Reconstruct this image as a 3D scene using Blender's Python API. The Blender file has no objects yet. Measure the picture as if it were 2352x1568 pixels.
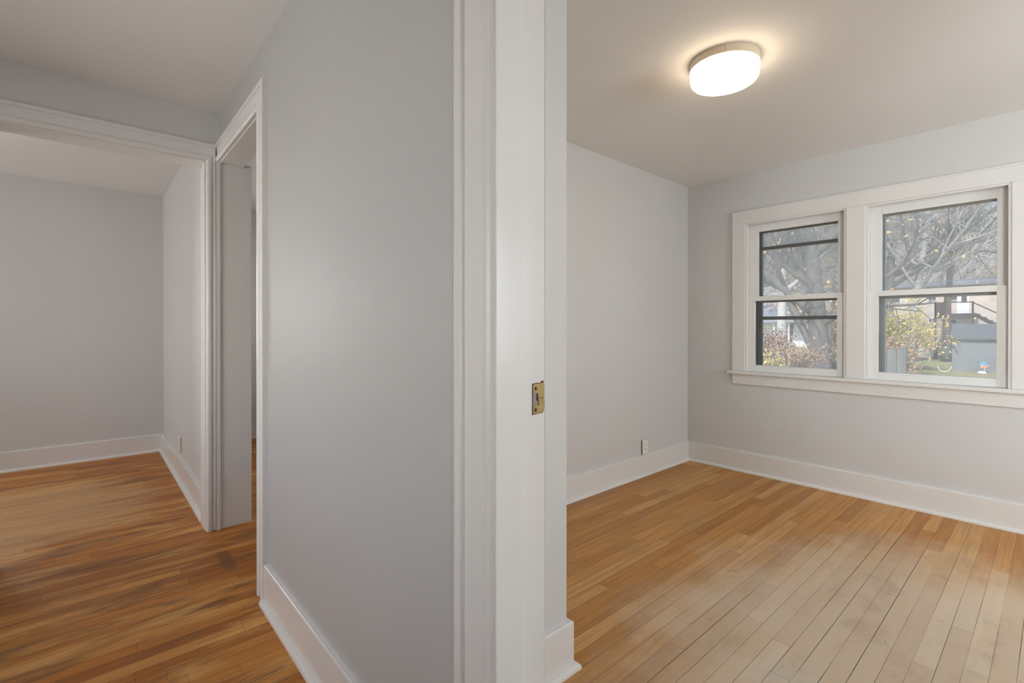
import bpy, bmesh, math, random
from mathutils import Vector, Matrix

C = bpy.context.scene.collection
S = bpy.context.scene
PI = math.pi

# ------------------------------------------------------------------ camera
cam = bpy.data.cameras.new('camera')
cam.sensor_width = 36.0
cam.lens = 36.0 * 1106.6 / 2352.0
cam.shift_x = 0.0
cam.shift_y = -31.3 / 2352.0
cam.clip_start = 0.02
cam.clip_end = 500
camo = bpy.data.objects.new('camera', cam)
C.objects.link(camo)
camo.location = (0.0, 0.0, 1.1865)
camo.rotation_euler = (PI / 2 - 0.0018, 0.0, -0.7226)
S.camera = camo

# ------------------------------------------------------------------ world, sun, exposure
S.view_settings.view_transform = 'Standard'
S.view_settings.look = 'None'
S.view_settings.exposure = 0.04
S.view_settings.gamma = 1.0
S.view_settings.use_curve_mapping = False
S.cycles.use_denoising = True
S.cycles.use_adaptive_sampling = True
S.cycles.adaptive_threshold = 0.03
S.cycles.max_bounces = 9
S.cycles.diffuse_bounces = 5
S.cycles.glossy_bounces = 4
S.cycles.transparent_max_bounces = 24
S.cycles.sample_clamp_indirect = 6.0
S.cycles.caustics_reflective = False
S.cycles.caustics_refractive = False

w = bpy.data.worlds.new('sky')
S.world = w
w.use_nodes = True
wt = w.node_tree
bg = wt.nodes['Background']
sky = wt.nodes.new('ShaderNodeTexSky')
sky.sky_type = 'NISHITA'
sky.sun_disc = False
sky.sun_elevation = math.radians(38)
sky.sun_rotation = math.radians(250)
sky.dust_density = 0.6
sky.ozone_density = 2.0
wt.links.new(sky.outputs[0], bg.inputs[0])
bg.inputs[1].default_value = 0.50

sun = bpy.data.lights.new('sun', 'SUN')
sun.energy = 6.8
sun.angle = math.radians(2)
sun.color = (1.0, 0.95, 0.87)
suno = bpy.data.objects.new('sun', sun)
C.objects.link(suno)
suno.rotation_euler = Vector((0.64, 0.02, -0.77)).to_track_quat('-Z', 'Y').to_euler()


def window_lamp(name, loc, direction, sx, sy, power, color=(0.985, 0.99, 1.0)):
    """area lamp added outside an unseen window to light the room"""
    L = bpy.data.lights.new(name, 'AREA')
    L.shape = 'RECTANGLE'
    L.size, L.size_y = sx, sy
    L.energy = power
    L.color = color
    o = bpy.data.objects.new(name, L)
    C.objects.link(o)
    o.location = loc
    o.rotation_euler = Vector(direction).to_track_quat('-Z', 'Z').to_euler()
    return o


window_lamp('daylight_far_room', (-1.25, 5.93, 1.48), (0, -1, 0), 0.86, 1.18, 25)
window_lamp('fill_lamp_far_room_side', (-3.03, 4.55, 1.48), (1, 0, 0), 1.20, 1.18, 92)  # fill lamp with an invented side window, added to brighten the far room
window_lamp('daylight_side_room', (3.23, 4.4, 1.48), (-1, 0, 0), 0.86, 1.18, 70)
window_lamp('daylight_hall', (-0.4, -0.83, 1.35), (0, 1, 0), 0.90, 1.50, 23)
window_lamp('fill_lamp_hall_side', (-1.73, 2.02, 1.42), (1, 0, 0), 2.00, 1.30, 66)  # fill lamp and its unseen window, added to brighten the grey partition
window_lamp('daylight_bedroom', (2.6, -2.83, 1.48), (0, 1, 0), 1.30, 1.18, 145, (0.90, 0.96, 1.0))
window_lamp('fill_lamp_bedroom_side', (0.47, -1.30, 1.48), (1, 0, 0), 1.00, 1.18, 168, (0.90, 0.96, 1.0))  # fill lamp and its unseen window, added to light the window wall frontally


# ------------------------------------------------------------------ node helpers
class NT:
    def __init__(self, name):
        self.m = bpy.data.materials.new(name)
        self.m.use_nodes = True
        self.t = self.m.node_tree
        self.b = self.t.nodes['Principled BSDF']
        self.out = self.t.nodes['Material Output']

    def n(self, kind, **kw):
        x = self.t.nodes.new('ShaderNode' + kind)
        for k, v in kw.items():
            setattr(x, k, v)
        return x

    def put(self, sock, v):
        if isinstance(v, bpy.types.NodeSocket):
            self.t.links.new(v, sock)
        elif isinstance(v, (tuple, list)) and len(v) == 3 and sock.type == 'RGBA':
            sock.default_value = (*v, 1)
        else:
            sock.default_value = v

    def math(self, op, a, b=0.0, c=0.0, clamp=False):
        x = self.n('Math', operation=op, use_clamp=clamp)
        for i, v in enumerate((a, b, c)):
            self.put(x.inputs[i], v)
        return x.outputs[0]

    def mix(self, f, a, b, blend='MIX'):
        x = self.n('Mix', data_type='RGBA', blend_type=blend)
        self.put(x.inputs[0], f)
        self.put(x.inputs[6], a)
        self.put(x.inputs[7], b)
        return x.outputs[2]

    def noise(self, vec, scale, detail=3.0, rough=0.55, dist=0.0):
        x = self.n('TexNoise')
        if vec is not None:
            self.t.links.new(vec, x.inputs['Vector'])
        x.inputs['Scale'].default_value = scale
        x.inputs['Detail'].default_value = detail
        x.inputs['Roughness'].default_value = rough
        x.inputs['Distortion'].default_value = dist
        return x.outputs['Fac']

    def ramp(self, f, *stops):
        x = self.n('ValToRGB')
        r = x.color_ramp
        while len(r.elements) < len(stops):
            r.elements.new(0.5)
        for e, (p, c) in zip(r.elements, stops):
            e.position = p
            e.color = (*c, 1) if len(c) == 3 else c
        self.put(x.inputs[0], f)
        return x.outputs[0]

    def step(self, v, a, b):
        x = self.n('MapRange', interpolation_type='SMOOTHSTEP')
        self.put(x.inputs[0], v)
        x.inputs[1].default_value = a
        x.inputs[2].default_value = b
        return x.outputs[0]

    def obj(self):
        return self.n('TexCoord').outputs['Object']

    def scaled(self, vec, s):
        x = self.n('Mapping')
        self.t.links.new(vec, x.inputs[0])
        x.inputs['Scale'].default_value = s
        return x.outputs[0]

    def bump(self, h, strength, dist=0.01):
        x = self.n('Bump')
        x.inputs['Strength'].default_value = strength
        x.inputs['Distance'].default_value = dist
        self.put(x.inputs['Height'], h)
        self.t.links.new(x.outputs[0], self.b.inputs['Normal'])

    def set(self, color=None, rough=None, spec=None, metal=None):
        if color is not None:
            self.put(self.b.inputs['Base Color'], color)
        if rough is not None:
            self.put(self.b.inputs['Roughness'], rough)
        if spec is not None:
            self.b.inputs['Specular IOR Level'].default_value = spec
        if metal is not None:
            self.b.inputs['Metallic'].default_value = metal
        return self.m


def paint(name, color, rough, var=0.03, bump=0.05, bscale=160.0, spec=0.5):
    k = NT(name)
    o = k.obj()
    f = k.noise(o, 1.3, 2.0)
    c2 = tuple(c * (1 - var) for c in color)
    k.set(k.mix(f, color, c2), rough, spec)
    if bump:
        k.bump(k.noise(o, bscale, 2.0), bump, 0.002)
    return k.m


def plain(name, color, rough=0.6, metal=0.0, var=0.12, scale=6.0, spec=0.4):
    k = NT(name)
    f = k.noise(k.obj(), scale, 4.0)
    k.set(k.mix(f, tuple(c * (1 - var) for c in color), tuple(min(1, c * (1 + var)) for c in color)), rough, spec, metal)
    return k.m


def wood_floor(name, dark):
    """narrow strip floor, boards along X, 62.7 mm wide; stains and wear are features of the boards themselves"""
    k = NT(name)
    o = k.obj()
    sep = k.n('SeparateXYZ')
    k.t.links.new(o, sep.inputs[0])
    X, Y = sep.outputs[0], sep.outputs[1]
    v = k.math('DIVIDE', k.math('SUBTRACT', Y, 0.091 - 0.0627 * 40), 0.0627)
    row = k.math('FLOOR', v)
    fv = k.math('FRACT', v)
    wn = k.n('TexWhiteNoise', noise_dimensions='1D')
    k.put(wn.inputs['W'], row)
    rr = k.n('SeparateColor')
    k.t.links.new(wn.outputs['Color'], rr.inputs[0])
    L = k.math('MULTIPLY_ADD', rr.outputs[0], 1.5, 0.75)
    u = k.math('DIVIDE', k.math('MULTIPLY_ADD', rr.outputs[1], 7.0, k.math('ADD', X, 20.0)), L)
    col = k.math('FLOOR', u)
    fu = k.math('FRACT', u)
    wc = k.n('TexWhiteNoise', noise_dimensions='2D')
    cb = k.n('CombineXYZ')
    k.put(cb.inputs[0], row)
    k.put(cb.inputs[1], col)
    k.t.links.new(cb.outputs[0], wc.inputs['Vector'])
    rc = k.n('SeparateColor')
    k.t.links.new(wc.outputs['Color'], rc.inputs[0])
    b1, b2, b3 = rc.outputs[0], rc.outputs[1], rc.outputs[2]
    # per-board shifted coordinates
    off = k.n('CombineXYZ')
    k.put(off.inputs[0], k.math('MULTIPLY', b1, 9.0))
    k.put(off.inputs[1], k.math('MULTIPLY', b2, 3.0))
    va = k.n('VectorMath', operation='ADD')
    k.t.links.new(o, va.inputs[0])
    k.t.links.new(off.outputs[0], va.inputs[1])
    gv = va.outputs[0]
    grain = k.noise(k.scaled(gv, (2.2, 46.0, 1.0)), 1.0, 6.0, 0.62, 0.4)
    fleck = k.noise(k.scaled(gv, (7.0, 22.0, 1.0)), 1.0, 4.0, 0.6, 1.4)
    if dark:
        base = k.ramp(b3, (0.0, (0.44, 0.165, 0.030)), (0.35, (0.52, 0.215, 0.043)), (0.7, (0.60, 0.27, 0.058)), (1.0, (0.68, 0.36, 0.105)))
    else:
        base = k.ramp(b3, (0.0, (0.47, 0.21, 0.052)), (0.35, (0.56, 0.275, 0.075)), (0.7, (0.62, 0.325, 0.10)), (1.0, (0.69, 0.41, 0.165)))
    base = k.mix(k.step(grain, 0.30, 0.72), k.mix(1.0, base, (0.72, 0.66, 0.60), 'MULTIPLY'), base)
    base = k.mix(k.math('MULTIPLY', k.step(fleck, 0.55, 0.75), 0.35), base, k.mix(1.0, base, (1.25, 1.25, 1.3), 'MULTIPLY'))
    # worn, bare patches and old dark stains with shapes of their own
    if dark:
        wear = k.noise(k.scaled(o, (1.3, 6.5, 1.0)), 1.0, 5.0, 0.62, 0.6)
        base = k.mix(k.math('MULTIPLY', k.step(wear, 0.50, 0.66), 0.75), base, (0.72, 0.44, 0.17))
        stain = k.noise(k.scaled(o, (1.2, 7.0, 1.0)), 1.3, 6.0, 0.66, 0.8)
        base = k.mix(k.math('MULTIPLY', k.step(stain, 0.49, 0.66), 0.70), base, (0.17, 0.075, 0.030))
        grey = k.noise(k.scaled(o, (1.2, 6.5, 1.0)), 1.9, 5.0, 0.65, 0.5)
        base = k.mix(k.math('MULTIPLY', k.step(grey, 0.58, 0.72), 0.65), base, (0.20, 0.145, 0.11))
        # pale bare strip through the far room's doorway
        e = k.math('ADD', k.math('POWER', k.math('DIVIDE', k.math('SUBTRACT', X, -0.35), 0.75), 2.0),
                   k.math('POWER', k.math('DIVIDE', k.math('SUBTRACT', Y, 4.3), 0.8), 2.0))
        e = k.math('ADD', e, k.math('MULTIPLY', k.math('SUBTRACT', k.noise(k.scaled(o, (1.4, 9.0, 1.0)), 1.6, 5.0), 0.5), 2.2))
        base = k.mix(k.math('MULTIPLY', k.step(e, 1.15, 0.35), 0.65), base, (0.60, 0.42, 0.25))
        # short dark cross-piece let into the boards beside the second doorway
        mx = k.math('MULTIPLY', k.step(X, 0.497, 0.507), k.step(X, 0.562, 0.552))
        my = k.math('MULTIPLY', k.step(Y, 2.675, 2.69), k.step(Y, 2.935, 2.92))
        base = k.mix(k.math('MULTIPLY', k.math('MULTIPLY', mx, my), 0.65), base, (0.16, 0.088, 0.05))
    else:
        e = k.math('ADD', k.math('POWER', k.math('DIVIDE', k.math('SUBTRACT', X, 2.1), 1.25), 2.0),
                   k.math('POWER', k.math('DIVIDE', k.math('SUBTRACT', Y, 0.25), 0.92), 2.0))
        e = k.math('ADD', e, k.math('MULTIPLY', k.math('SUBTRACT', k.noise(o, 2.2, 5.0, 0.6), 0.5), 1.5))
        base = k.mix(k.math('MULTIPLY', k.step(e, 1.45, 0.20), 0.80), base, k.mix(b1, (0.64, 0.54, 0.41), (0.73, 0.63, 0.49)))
        st = k.noise(k.scaled(o, (2.6, 4.5, 1.0)), 1.0, 6.0, 0.62, 0.25)
        base = k.mix(k.math('MULTIPLY', k.step(st, 0.50, 0.70), 0.38), base, (0.34, 0.215, 0.115))
        sm = k.noise(k.scaled(o, (8.0, 17.0, 1.0)), 1.0, 4.0, 0.6, 1.4)
        base = k.mix(k.math('MULTIPLY', k.step(sm, 0.66, 0.76), 0.55), base, (0.20, 0.145, 0.10))
        # whitish dried smear
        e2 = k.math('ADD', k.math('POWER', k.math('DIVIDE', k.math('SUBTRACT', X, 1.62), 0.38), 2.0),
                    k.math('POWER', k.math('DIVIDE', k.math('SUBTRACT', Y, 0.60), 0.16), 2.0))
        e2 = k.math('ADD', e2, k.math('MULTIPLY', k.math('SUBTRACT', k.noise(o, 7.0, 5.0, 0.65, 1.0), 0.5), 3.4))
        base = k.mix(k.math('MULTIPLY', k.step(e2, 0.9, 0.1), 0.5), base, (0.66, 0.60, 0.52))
    if dark:
        base = k.mix(1.0, base, (1.0, 0.90, 0.74), 'MULTIPLY')
    # paint specks
    vo = k.n('TexVoronoi')
    k.t.links.new(o, vo.inputs['Vector'])
    vo.inputs['Scale'].default_value = 9.0
    spk = k.math('MULTIPLY', k.step(vo.outputs['Distance'], 0.030, 0.018), k.math('GREATER_THAN', k.noise(o, 3.0, 2.0), 0.50))
    base = k.mix(k.math('MULTIPLY', spk, 0.7), base, (0.75, 0.68, 0.58))
    # joints
    dv = k.math('MULTIPLY', k.math('MINIMUM', fv, k.math('SUBTRACT', 1.0, fv)), 0.0627)
    gw = k.math('MULTIPLY_ADD', k.math('POWER', rr.outputs[2], 4.0), 0.0013, 0.00075)
    jv = k.math('LESS_THAN', dv, gw)
    du = k.math('MULTIPLY', k.math('MINIMUM', fu, k.math('SUBTRACT', 1.0, fu)), L)
    ju = k.math('LESS_THAN', du, 0.0007)
    # a joint is open only here and there along its length
    op = k.step(k.noise(k.scaled(o, (1.3, 16.0, 1.0)), 1.0, 2.0), 0.36, 0.62)
    jm = k.math('MULTIPLY', jv, k.math('MULTIPLY_ADD', op, 0.70, 0.28))
    j = k.math('MAXIMUM', jm, k.math('MULTIPLY', ju, 0.7))
    colr = k.mix(j, base, (0.045, 0.022, 0.012))
    rough = k.math('MULTIPLY_ADD', grain, 0.20, 0.36 if dark else 0.38)
    k.set(colr, rough, 0.32)
    k.bump(k.math('SUBTRACT', k.math('MULTIPLY', grain, 0.12), j), 0.35, 0.0015)
    return k.m


M = {}
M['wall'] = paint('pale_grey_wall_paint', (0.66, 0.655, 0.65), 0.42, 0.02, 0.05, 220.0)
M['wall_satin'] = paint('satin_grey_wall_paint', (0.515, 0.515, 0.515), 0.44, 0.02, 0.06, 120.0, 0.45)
M['ceiling'] = paint('ceiling_paint', (0.85, 0.835, 0.815), 0.75, 0.02, 0.03, 90.0, 0.3)
M['trim'] = paint('white_gloss_trim_paint', (0.78, 0.77, 0.755), 0.27, 0.02, 0.10, 26.0, 0.5)
M['vinyl'] = paint('white_sash_paint', (0.82, 0.815, 0.80), 0.35, 0.01, 0.0)
M['floor_hall'] = wood_floor('worn_brown_strip_floor', True)
M['floor_room'] = wood_floor('sanded_strip_floor', False)
M['brass'] = plain('worn_brass', (0.34, 0.245, 0.105), 0.5, 0.55, 0.35, 90.0)
M['dark_screw'] = plain('dark_screw_metal', (0.06, 0.05, 0.045), 0.5, 0.6)
M['bare_wood'] = plain('bare_mortise_wood', (0.12, 0.06, 0.035), 0.8, 0.0, 0.4, 90.0)
M['mortise'] = plain('worn_latch_metal', (0.24, 0.20, 0.18), 0.5, 0.5)
M['plastic'] = plain('outlet_plastic', (0.80, 0.78, 0.75), 0.35, 0.0, 0.02)
M['slot'] = plain('slot_dark', (0.05, 0.045, 0.04), 0.6)
M['storm_dark'] = plain('dark_bronze_storm_frame', (0.14, 0.132, 0.125), 0.45, 0.3)
M['storm_grey'] = plain('grey_storm_frame', (0.74, 0.77, 0.79), 0.4, 0.3)
M['canopy'] = paint('cream_lamp_canopy', (0.74, 0.64, 0.50), 0.35, 0.02, 0.0)


def glowing(name, color, strength):
    k = NT(name)
    k.set((0.85, 0.82, 0.76), 0.3)
    lw = k.n('LayerWeight')
    lw.inputs[0].default_value = 0.35
    k.put(k.b.inputs['Emission Color'], color)
    k.b.inputs['Emission Strength'].default_value = strength
    return k.m


M['diffuser'] = glowing('lit_opal_diffuser', (1.0, 0.80, 0.55), 8.0)


def pane_mat(name, tint, haze, gloss=0.9):
    k = NT(name)
    tr = k.n('BsdfTransparent')
    tr.inputs[0].default_value = (*tint, 1)
    tl = k.n('BsdfTranslucent')
    tl.inputs[0].default_value = (0.90, 0.82, 0.75, 1)
    gl = k.n('BsdfGlossy')
    gl.inputs['Roughness'].default_value = 0.02
    gl.inputs[0].default_value = (gloss, gloss, gloss, 1)
    fr = k.n('Fresnel')
    fr.inputs[0].default_value = 1.45
    d = k.noise(k.scaled(k.obj(), (1.0, 2.0, 5.0)), 1.6, 4.0, 0.6, 0.6)
    m1 = k.n('MixShader')
    k.put(m1.inputs[0], k.math('MULTIPLY', k.math('MULTIPLY_ADD', d, 0.9, 0.15), haze))  # pale veil mixed into the glass, imitating reflected haze
    k.t.links.new(tr.outputs[0], m1.inputs[1])
    k.t.links.new(tl.outputs[0], m1.inputs[2])
    m2 = k.n('MixShader')
    k.t.links.new(fr.outputs[0], m2.inputs[0])
    k.t.links.new(m1.outputs[0], m2.inputs[1])
    k.t.links.new(gl.outputs[0], m2.inputs[2])
    k.t.links.new(m2.outputs[0], k.out.inputs[0])
    return k.m


M['pane'] = pane_mat('window_glass', (0.98, 0.985, 0.985), 0.15)
M['storm_pane'] = pane_mat('lightly_hazed_storm_glass', (0.98, 0.985, 0.985), 0.22)
M['storm_pane_hazed'] = pane_mat('hazed_storm_glass', (0.98, 0.985, 0.985), 0.40)
M['storm_pane_strong_haze'] = pane_mat('strongly_hazed_storm_glass', (0.98, 0.985, 0.985), 0.46)


# ------------------------------------------------------------------ mesh helpers
class MB:
    """collects shapes and links them as one mesh object"""
    def __init__(self):
        self.v, self.f = [], []

    def add(self, vs, fs):
        n = len(self.v)
        self.v += [tuple(p) for p in vs]
        self.f += [tuple(i + n for i in f) for f in fs]
        return self

    def box(self, x0, x1, y0, y1, z0, z1):
        vs = [(x, y, z) for z in (z0, z1) for y in (y0, y1) for x in (x0, x1)]
        return self.add(vs, [(0, 2, 3, 1), (4, 5, 7, 6), (0, 1, 5, 4), (2, 6, 7, 3), (0, 4, 6, 2), (1, 3, 7, 5)])

    def quad(self, a, b, c, d):
        return self.add([a, b, c, d], [(0, 1, 2, 3)])

    def prism(self, pts, h0, h1, mapf):
        n = len(pts)
        vs = [mapf(a, b, h0) for a, b in pts] + [mapf(a, b, h1) for a, b in pts]
        fs = [tuple(range(n))[::-1], tuple(range(n, 2 * n))]
        fs += [(i, (i + 1) % n, n + (i + 1) % n, n + i) for i in range(n)]
        return self.add(vs, fs)

    def sweep(self, path, prof, mapf, segs=None):
        """profile (offset to the left of the path, height) swept along a 2-D path with mitred corners"""
        nrm = []
        for i in range(len(path) - 1):
            dx, dy = path[i + 1][0] - path[i][0], path[i + 1][1] - path[i][1]
            l = math.hypot(dx, dy)
            nrm.append((-dy / l, dx / l))
        rings = []
        for i, p in enumerate(path):
            a = nrm[max(i - 1, 0)]
            b = nrm[min(i, len(nrm) - 1)]
            d = 1 + a[0] * b[0] + a[1] * b[1]
            m = ((a[0] + b[0]) / d, (a[1] + b[1]) / d)
            rings.append([mapf(p[0] + m[0] * o, p[1] + m[1] * o, h) for o, h in prof])
        n = len(prof)
        for i in (range(len(path) - 1) if segs is None else segs):
            vs = rings[i] + rings[i + 1]
            fs = [(j, (j + 1) % n, n + (j + 1) % n, n + j) for j in range(n)]
            self.add(vs, fs + [tuple(range(n))[::-1], tuple(range(n, 2 * n))])
        return self

    def tube(self, pts, radii, sides=6, cap=True):
        n0 = len(self.v)
        k = len(pts)
        for i, p in enumerate(pts):
            p = Vector(p)
            t = Vector(pts[min(i + 1, k - 1)]) - Vector(pts[max(i - 1, 0)])
            if t.length < 1e-9:
                t = Vector((0, 0, 1))
            t.normalize()
            ref = Vector((0, 0, 1)) if abs(t.z) < 0.9 else Vector((1, 0, 0))
            a = t.cross(ref).normalized()
            b = t.cross(a)
            r = radii[i] if isinstance(radii, (list, tuple)) else radii
            for s in range(sides):
                an = 2 * PI * s / sides
                q = p + a * (r * math.cos(an)) + b * (r * math.sin(an))
                self.v.append((q.x, q.y, q.z))
        for i in range(k - 1):
            for s in range(sides):
                s2 = (s + 1) % sides
                self.f.append((n0 + i * sides + s, n0 + i * sides + s2, n0 + (i + 1) * sides + s2, n0 + (i + 1) * sides + s))
        if cap:
            self.f.append(tuple(n0 + s for s in range(sides))[::-1])
            self.f.append(tuple(n0 + (k - 1) * sides + s for s in range(sides)))
        return self

    def lathe(self, prof, seg=48, c=(0, 0, 0)):
        """prof: (radius, z) from the outer rim to the axis"""
        n0 = len(self.v)
        for r, z in prof:
            for s in range(seg):
                a = 2 * PI * s / seg
                self.v.append((c[0] + r * math.cos(a), c[1] + r * math.sin(a), c[2] + z))
        for i in range(len(prof) - 1):
            for s in range(seg):
                s2 = (s + 1) % seg
                self.f.append((n0 + i * seg + s, n0 + i * seg + s2, n0 + (i + 1) * seg + s2, n0 + (i + 1) * seg + s))
        self.f.append(tuple(n0 + s for s in range(seg)))
        self.f.append(tuple(n0 + (len(prof) - 1) * seg + s for s in range(seg)))
        return self

    def build(self, name, mat, parent=None, bevel=0.0, smooth=False, raw=False, loc=None):
        me = bpy.data.meshes.new(name)
        me.from_pydata(self.v, [], self.f)
        if not raw:
            bm = bmesh.new()
            bm.from_mesh(me)
            bmesh.ops.remove_doubles(bm, verts=bm.verts, dist=1e-6)
            bmesh.ops.recalc_face_normals(bm, faces=bm.faces)
            bm.to_mesh(me)
            bm.free()
        me.materials.append(mat)
        if smooth:
            me.polygons.foreach_set('use_smooth', [True] * len(me.polygons))
        o = bpy.data.objects.new(name, me)
        C.objects.link(o)
        if parent is not None:
            o.parent = parent
            o.matrix_parent_inverse = Matrix.Translation(parent.location).inverted() if parent.location.length else Matrix()
        if loc:
            o.location = loc
        if bevel:
            b = o.modifiers.new('edge', 'BEVEL')
            b.width = bevel
            b.segments = 2
            b.limit_method = 'ANGLE'
            b.angle_limit = math.radians(40)
        return o


def tag(o, label, cat, group=None, kind=None):
    o['label'] = label
    o['category'] = cat
    if group:
        o['group'] = group
    if kind:
        o['kind'] = kind
    return o


def struct(o, label=None, cat=None):
    o['kind'] = 'structure'
    if label:
        o['label'] = label
        o['category'] = cat
    return o


def thing(name, label, cat, loc=(0, 0, 0), group=None):
    o = bpy.data.objects.new(name, None)
    C.objects.link(o)
    o.location = loc
    o.empty_display_size = 0.1
    return tag(o, label, cat, group)


# ------------------------------------------------------------------ the setting
H = 2.44
XG, XG2 = 0.585, 0.690         # partition between hall and bedroom
XW = 4.049                     # window wall, room side
YL = 2.204                     # bedroom's wall opposite the lamp
YF, YF2 = 3.276, 3.412         # hall's end wall
YB = 5.70                      # far room's back wall
XR = 0.549                     # far room's side wall
DH = 2.145                     # door height

struct(MB().box(-2.92, 0.6375, -0.72, 5.82, -0.12, 0).box(0.6375, 3.0, 2.262, 5.82, -0.12, 0).build('floor', M['floor_hall']),
       'worn brown strip wood floor of the hall and the far room', 'floor')
struct(MB().box(0.6375, 4.2, -2.72, 2.262, -0.12, 0).build('floor', M['floor_room']),
       'pale sanded strip wood floor of the room with the windows', 'floor')
struct(MB().box(-2.92, 0.6375, -0.72, 5.82, H, H + 0.2).box(0.6375, 3.0, 2.262, 5.82, H, H + 0.2).build('ceiling', M['ceiling']),
       'shaded plain ceiling over the hall and the far room', 'ceiling')
struct(MB().box(0.6375, 4.2, -2.72, 2.262, H, H + 0.2).build('ceiling', M['ceiling']),
       'plain ceiling carrying the round lit lamp', 'ceiling')

struct(MB().box(-5.2, 4.5, -3.2, 6.2, H + .2, H + .32).build('roof', M['trim']), 'roof with an added overhang keeping the sun off unseen windows', 'roof')  # overhang added to block the sun from the unseen windows
# partition with two door openings
D1a, D1b = -0.148, 0.716       # rough opening of the bedroom door
D2a, D2b = 2.345, 3.276        # rough opening of the second doorway
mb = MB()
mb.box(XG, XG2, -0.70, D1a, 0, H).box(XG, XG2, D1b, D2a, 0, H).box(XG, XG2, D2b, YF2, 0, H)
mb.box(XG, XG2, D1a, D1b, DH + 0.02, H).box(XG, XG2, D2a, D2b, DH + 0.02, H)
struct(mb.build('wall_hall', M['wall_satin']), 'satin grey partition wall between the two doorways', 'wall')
struct(MB().box(XR, XG2, YF2, YB, 0, H).build('wall_far_side', M['wall']), 'pale grey side wall of the far room', 'wall')
mb = MB()
FA, FB = -0.348, 0.533
mb.box(-2.8, FA, YF, YF2, 0, H).box(FB, XG, YF, YF2, 0, H).box(FA, FB, YF, YF2, DH + 0.02, H)
struct(mb.build('wall_hall_end', M['wall']), 'grey wall above the wide cased opening', 'wall')


def wall_with_hole(name, axis, p0, p1, a0, a1, holes, label):
    """axis 'x': wall lies between x=p0..p1 and runs a0..a1 along y; 'y' the other way"""
    def put(m, s0, s1, z0, z1):
        if axis == 'x':
            m.box(p0, p1, s0, s1, z0, z1)
        else:
            m.box(s0, s1, p0, p1, z0, z1)
    m = MB()
    c = a0
    for (h0, h1, z0, z1) in holes:
        put(m, c, h0, 0, H)
        put(m, h0, h1, 0, z0)
        put(m, h0, h1, z1, H)
        c = h1
    put(m, c, a1, 0, H)
    return struct(m.build(name, M['wall']), label, 'wall')


W1 = (0.995, 1.697)
W2 = (0.180, 0.884)
WZ = (0.826, 2.030)
wall_with_hole('wall_far_back', 'y', YB, YB + 0.12, -2.8, 3.0, [(-1.68, -0.82, 0.88, 2.08)], 'pale grey back wall of the far room')
wall_with_hole('wall_far_left', 'x', -2.92, -2.8, YF, YB + 0.12, [(3.95, 5.15, 0.88, 2.08)], 'side wall of the far room beyond the opening')
wall_with_hole('wall_hall_left', 'x', -1.62, -1.50, -0.72, YF, [(1.00, 3.04, 0.77, 2.07)], 'grey wall along the hall')
wall_with_hole('wall_hall_back', 'y', -0.72, -0.6, -1.50, XG, [(-0.86, 0.06, 0.60, 2.10)], 'wall at the near end of the hall')
wall_with_hole('wall_window', 'x', XW, XW + 0.15, -2.72, YL + 0.12,
               [(W2[0] - 0.012, W2[1] + 0.012, WZ[0] - 0.012, WZ[1] + 0.012), (W1[0] - 0.012, W1[1] + 0.012, WZ[0] - 0.012, WZ[1] + 0.012)],
               'pale grey wall holding the two windows')
wall_with_hole('wall_bedroom_side', 'y', -2.72, -2.6, XG2, XW, [(1.92, 3.28, 0.88, 2.08)], 'side wall of the room with the lamp')
wall_with_hole('wall_bedroom_west', 'x', XG, XG2, -2.72, -0.70, [(-1.82, -0.78, 0.88, 2.08)], 'wall of the room with the lamp, behind the viewer')
wall_with_hole('wall_left', 'y', YL, YL + 0.12, XG2, XW, [], 'pale grey wall with the white outlet')
wall_with_hole('wall_side_room', 'x', 3.0, 3.12, YL + 0.12, YB + 0.12, [(3.96, 4.84, 0.88, 2.08)], 'far wall of the side room')
struct(MB().box(XG2, 1.25, 1.131, YL, 0, H).build('wall_closet', M['wall']), 'narrow grey wall return just beyond the near door jamb', 'wall')

# ---- mouldings
CAS = [(0, 0), (0, .0165), (.003, .0195), (.009, .0225), (.018, .0235), (.027, .0225), (.033, .0195), (.0350, .0165), (.038, .0165),
       (.090, .0185), (.0905, .0235), (.092, .0262), (.108, .0265), (.114, .0250), (.117, .0215), (.117, 0)]


def casing_prof(wd):
    s = wd / 0.117
    return [(o * s, h) for o, h in CAS]


BASE = [(0, 0), (.018, 0), (.018, .1585), (.0172, .1625), (.0145, .165), (0, .165)]
SHOE = [(.018, 0), (.038, 0), (.0378, .006), (.0355, .0125), (.031, .0175), (.025, .0200), (.018, .0205)]


def baseboard(name, path, segs=None, label=None, shoe=True):
    flat = lambda a, b, h: (a, b, h)
    o = struct(MB().sweep(path, BASE, flat, segs).build(name, M['trim']), label, 'baseboard')
    if shoe:
        MB().sweep(path, SHOE, flat, segs).build('shoe_moulding', M['trim'], o)
    return o


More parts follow.
